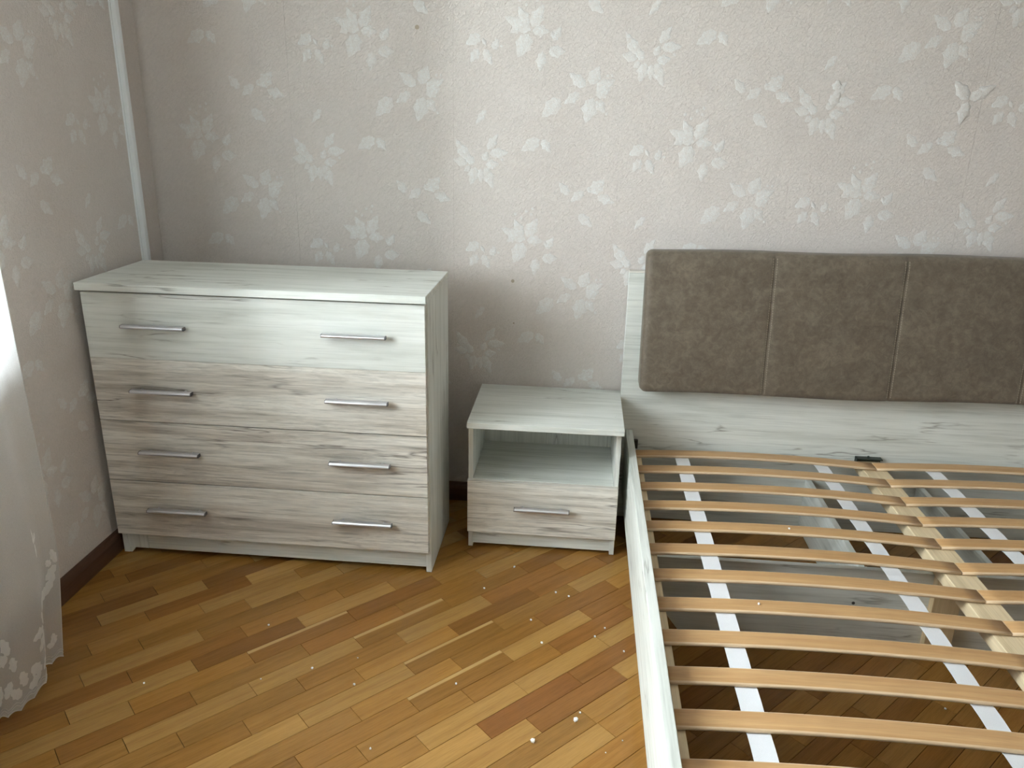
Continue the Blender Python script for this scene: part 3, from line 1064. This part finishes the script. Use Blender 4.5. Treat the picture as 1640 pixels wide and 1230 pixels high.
def emb_leaf(bm, s0, v0, s1, v1, w, seed):
    rnd = random.Random(seed)
    ds, dv = s1 - s0, v1 - v0
    L = math.hypot(ds, dv)
    px_, pv_ = -dv / L, ds / L
    n = 6
    rows = []
    for i in range(n + 1):
        k = i / n
        q = w * .5 * math.sin(math.pi * min(1, .06 + k * .92)) ** .8 * (1 + .18 * (1 if i % 2 else -1) + rnd.uniform(-.1, .1))
        row = []
        for sg in (-1, 0, 1):
            s_, v_ = max(.002, s0 + ds * k + px_ * q * sg), max(.002, v0 + dv * k + pv_ * q * sg)
            row.append(bm.verts.new(curtain_pt(s_, v_) + curtain_n(s_, v_) * (.0016 if sg == 0 else .0010)))
        rows.append(row)
    for a, b in zip(rows, rows[1:]):
        for j in range(2):
            bm.faces.new((a[j], a[j + 1], b[j + 1], b[j]))
SPR = [
    [(.010, .245, .022, .285, .020), (.012, .238, .045, .215, .026), (.018, .220, .050, .178, .026), (.038, .198, .080, .170, .026), (.060, .180, .085, .140, .022), (.028, .245, .042, .262, .016)],
    [(.110, .120, .120, .060, .024), (.120, .122, .150, .085, .024), (.125, .130, .168, .128, .024), (.112, .132, .135, .170, .020)],
    [(.150, .040, .176, .075, .024), (.152, .036, .185, .030, .028), (.140, .034, .112, .060, .026), (.190, .045, .205, .085, .022), (.205, .030, .235, .055, .026)],
    [(.085, .330, .100, .370, .014), (.088, .330, .112, .345, .014), (.084, .325, .090, .290, .020), (.080, .330, .066, .350, .012)],
    [(.022, .045, .030, .075, .018), (.024, .043, .048, .052, .016), (.055, .040, .075, .058, .016)],
    [(.235, .140, .260, .180, .026), (.240, .135, .275, .125, .026), (.230, .130, .220, .095, .022)],
    [(.260, .045, .290, .085, .028), (.262, .040, .300, .030, .028), (.250, .042, .232, .078, .024)],
]
for i, lv in enumerate(SPR):
    bm = bmesh.new()
    for j, l in enumerate(lv):
        emb_leaf(bm, *l, i * 20 + j)
    obj('embroidered_sprig', bm, M['emb'], curtain, CUR)
bm = bmesh.new()
for v0, r in ((.001, .0016), (.010, .0011), (.017, .0009)):
    tube(bm, [curtain_pt(s, v0 + .0035 * math.sin(s / .035 * 2 * math.pi) * (v0 > .005)) + curtain_n(s, v0) * .0012 for s in [i * .005 for i in range(0, 66)]], r, 5)
tube(bm, [curtain_pt(.0005, v) for v in [0, .02, .05, .1, .2, .3, .5, .7, .9, 1.2]], .0011, 5)
obj('hem_cord', bm, M['cord'], curtain, CUR)

# ------------------------------------------------------------------ white foam crumbs
def crumb_mesh(seed):
    rnd = random.Random(seed)
    bm = bmesh.new()
    bmesh.ops.create_icosphere(bm, subdivisions=1, radius=1.0)
    for v in bm.verts:
        v.co *= rnd.uniform(.75, 1.2)
        v.co.z = max(v.co.z, -.7)
    me = bpy.data.meshes.new('foam_crumb')
    bm.to_mesh(me)
    bm.free()
    me.materials.append(M['foam'])
    return me
CM = [crumb_mesh(i) for i in range(5)]
def crumb(x, y, z, r, label, group=None):
    o = bpy.data.objects.new('foam_crumb', CM[random.randrange(5)])
    COL.objects.link(o)
    o.location = (x, y, z + r * .7)
    o.scale = (r, r * random.uniform(.8, 1.3), r)
    o.rotation_euler = (0, 0, random.uniform(0, 6))
    o['label'] = label
    o['category'] = 'crumb'
    if group:
        o['group'] = group
FLOOR_CRUMBS = [
    (1.232, -0.427, 0.0032, 'tiny white foam crumb on the parquet closest to the nightstand front'),
    (1.155, -0.551, 0.0032, 'tiny white foam crumb on parquet in front of the nightstand, nearest to the chest'),
    (1.362, -0.547, 0.0032, 'left crumb of two white foam crumbs side by side before the nightstand'),
    (1.400, -0.562, 0.0032, 'right crumb of two white foam crumbs side by side before the nightstand'),
    (1.300, -0.686, 0.0032, 'tiny white foam crumb on a scuffed brown plank just below the side-by-side pair'),
    (1.334, -0.781, 0.0034, 'bright white foam crumb on a pale plank midway along the floor by the bed'),
    (1.473, -0.738, 0.0030, 'left crumb of two small foam crumbs on a plank joint near the bed rail'),
    (1.500, -0.698, 0.0026, 'right fainter crumb of two small foam crumbs near the bed rail'),
    (1.547, -0.790, 0.0030, 'white foam crumb on a dark plank closest to the bed rail'),
    (1.137, -0.959, 0.0028, 'lone white foam crumb on a brown plank in the middle of the open floor'),
    (1.436, -1.024, 0.0030, 'small round foam crumb just behind the large crumb near the bed'),
    (0.605, -0.791, 0.0030, 'white foam crumb on the parquet closest to the front of the chest'),
    (0.776, -0.945, 0.0032, 'bright white foam crumb at the edge of a long pale plank before the chest'),
    (0.895, -0.990, 0.0032, 'bright white foam crumb on the long plank joint at the centre of the floor'),
    (0.876, -0.893, 0.0018, 'faint foam speck on a pale plank between three brighter crumbs'),
    (0.397, -1.042, 0.0026, 'white foam crumb on the parquet nearest to the curtain'),
    (0.666, -0.996, 0.0017, 'faint foam speck on the parquet beside a bright crumb before the chest'),
    (0.985, -1.183, 0.0030, 'white foam crumb on the parquet nearest to the bottom edge of the photo'),
    (1.530, -1.098, 0.0016, 'faint foam speck on a brown plank beside the bed rail'),
    (1.492, -1.137, 0.0015, 'faintest foam speck on the parquet near the front of the bed rail')]
for (x, y, r, lab) in FLOOR_CRUMBS:
    crumb(x, y, 0.0, r, lab, 'foam crumbs on the parquet')
crumb(1.333, -1.124, 0.0, .0058, 'largest flat white foam crumb near the front of the parquet', 'foam crumbs on the parquet')
crumb(1.426, -1.049, 0.0, .0055, 'large white foam crumb on parquet beside a tiny one near the bed', 'foam crumbs on the parquet')
crumb(2.293, -0.913, 0.0, .0026, 'white foam crumb on the dark floor seen between the slats')
crumb(1.515, -0.258, 0.4402, .0028, 'white foam crumb on the nightstand top by its right edge')
crumb(1.971, -0.600, 0.2807, .0030, 'white foam crumb on the fifth slat from the headboard')
crumb(1.8207, -0.955, 0.2782, .0030, 'white foam crumb on the eighth slat from the headboard')
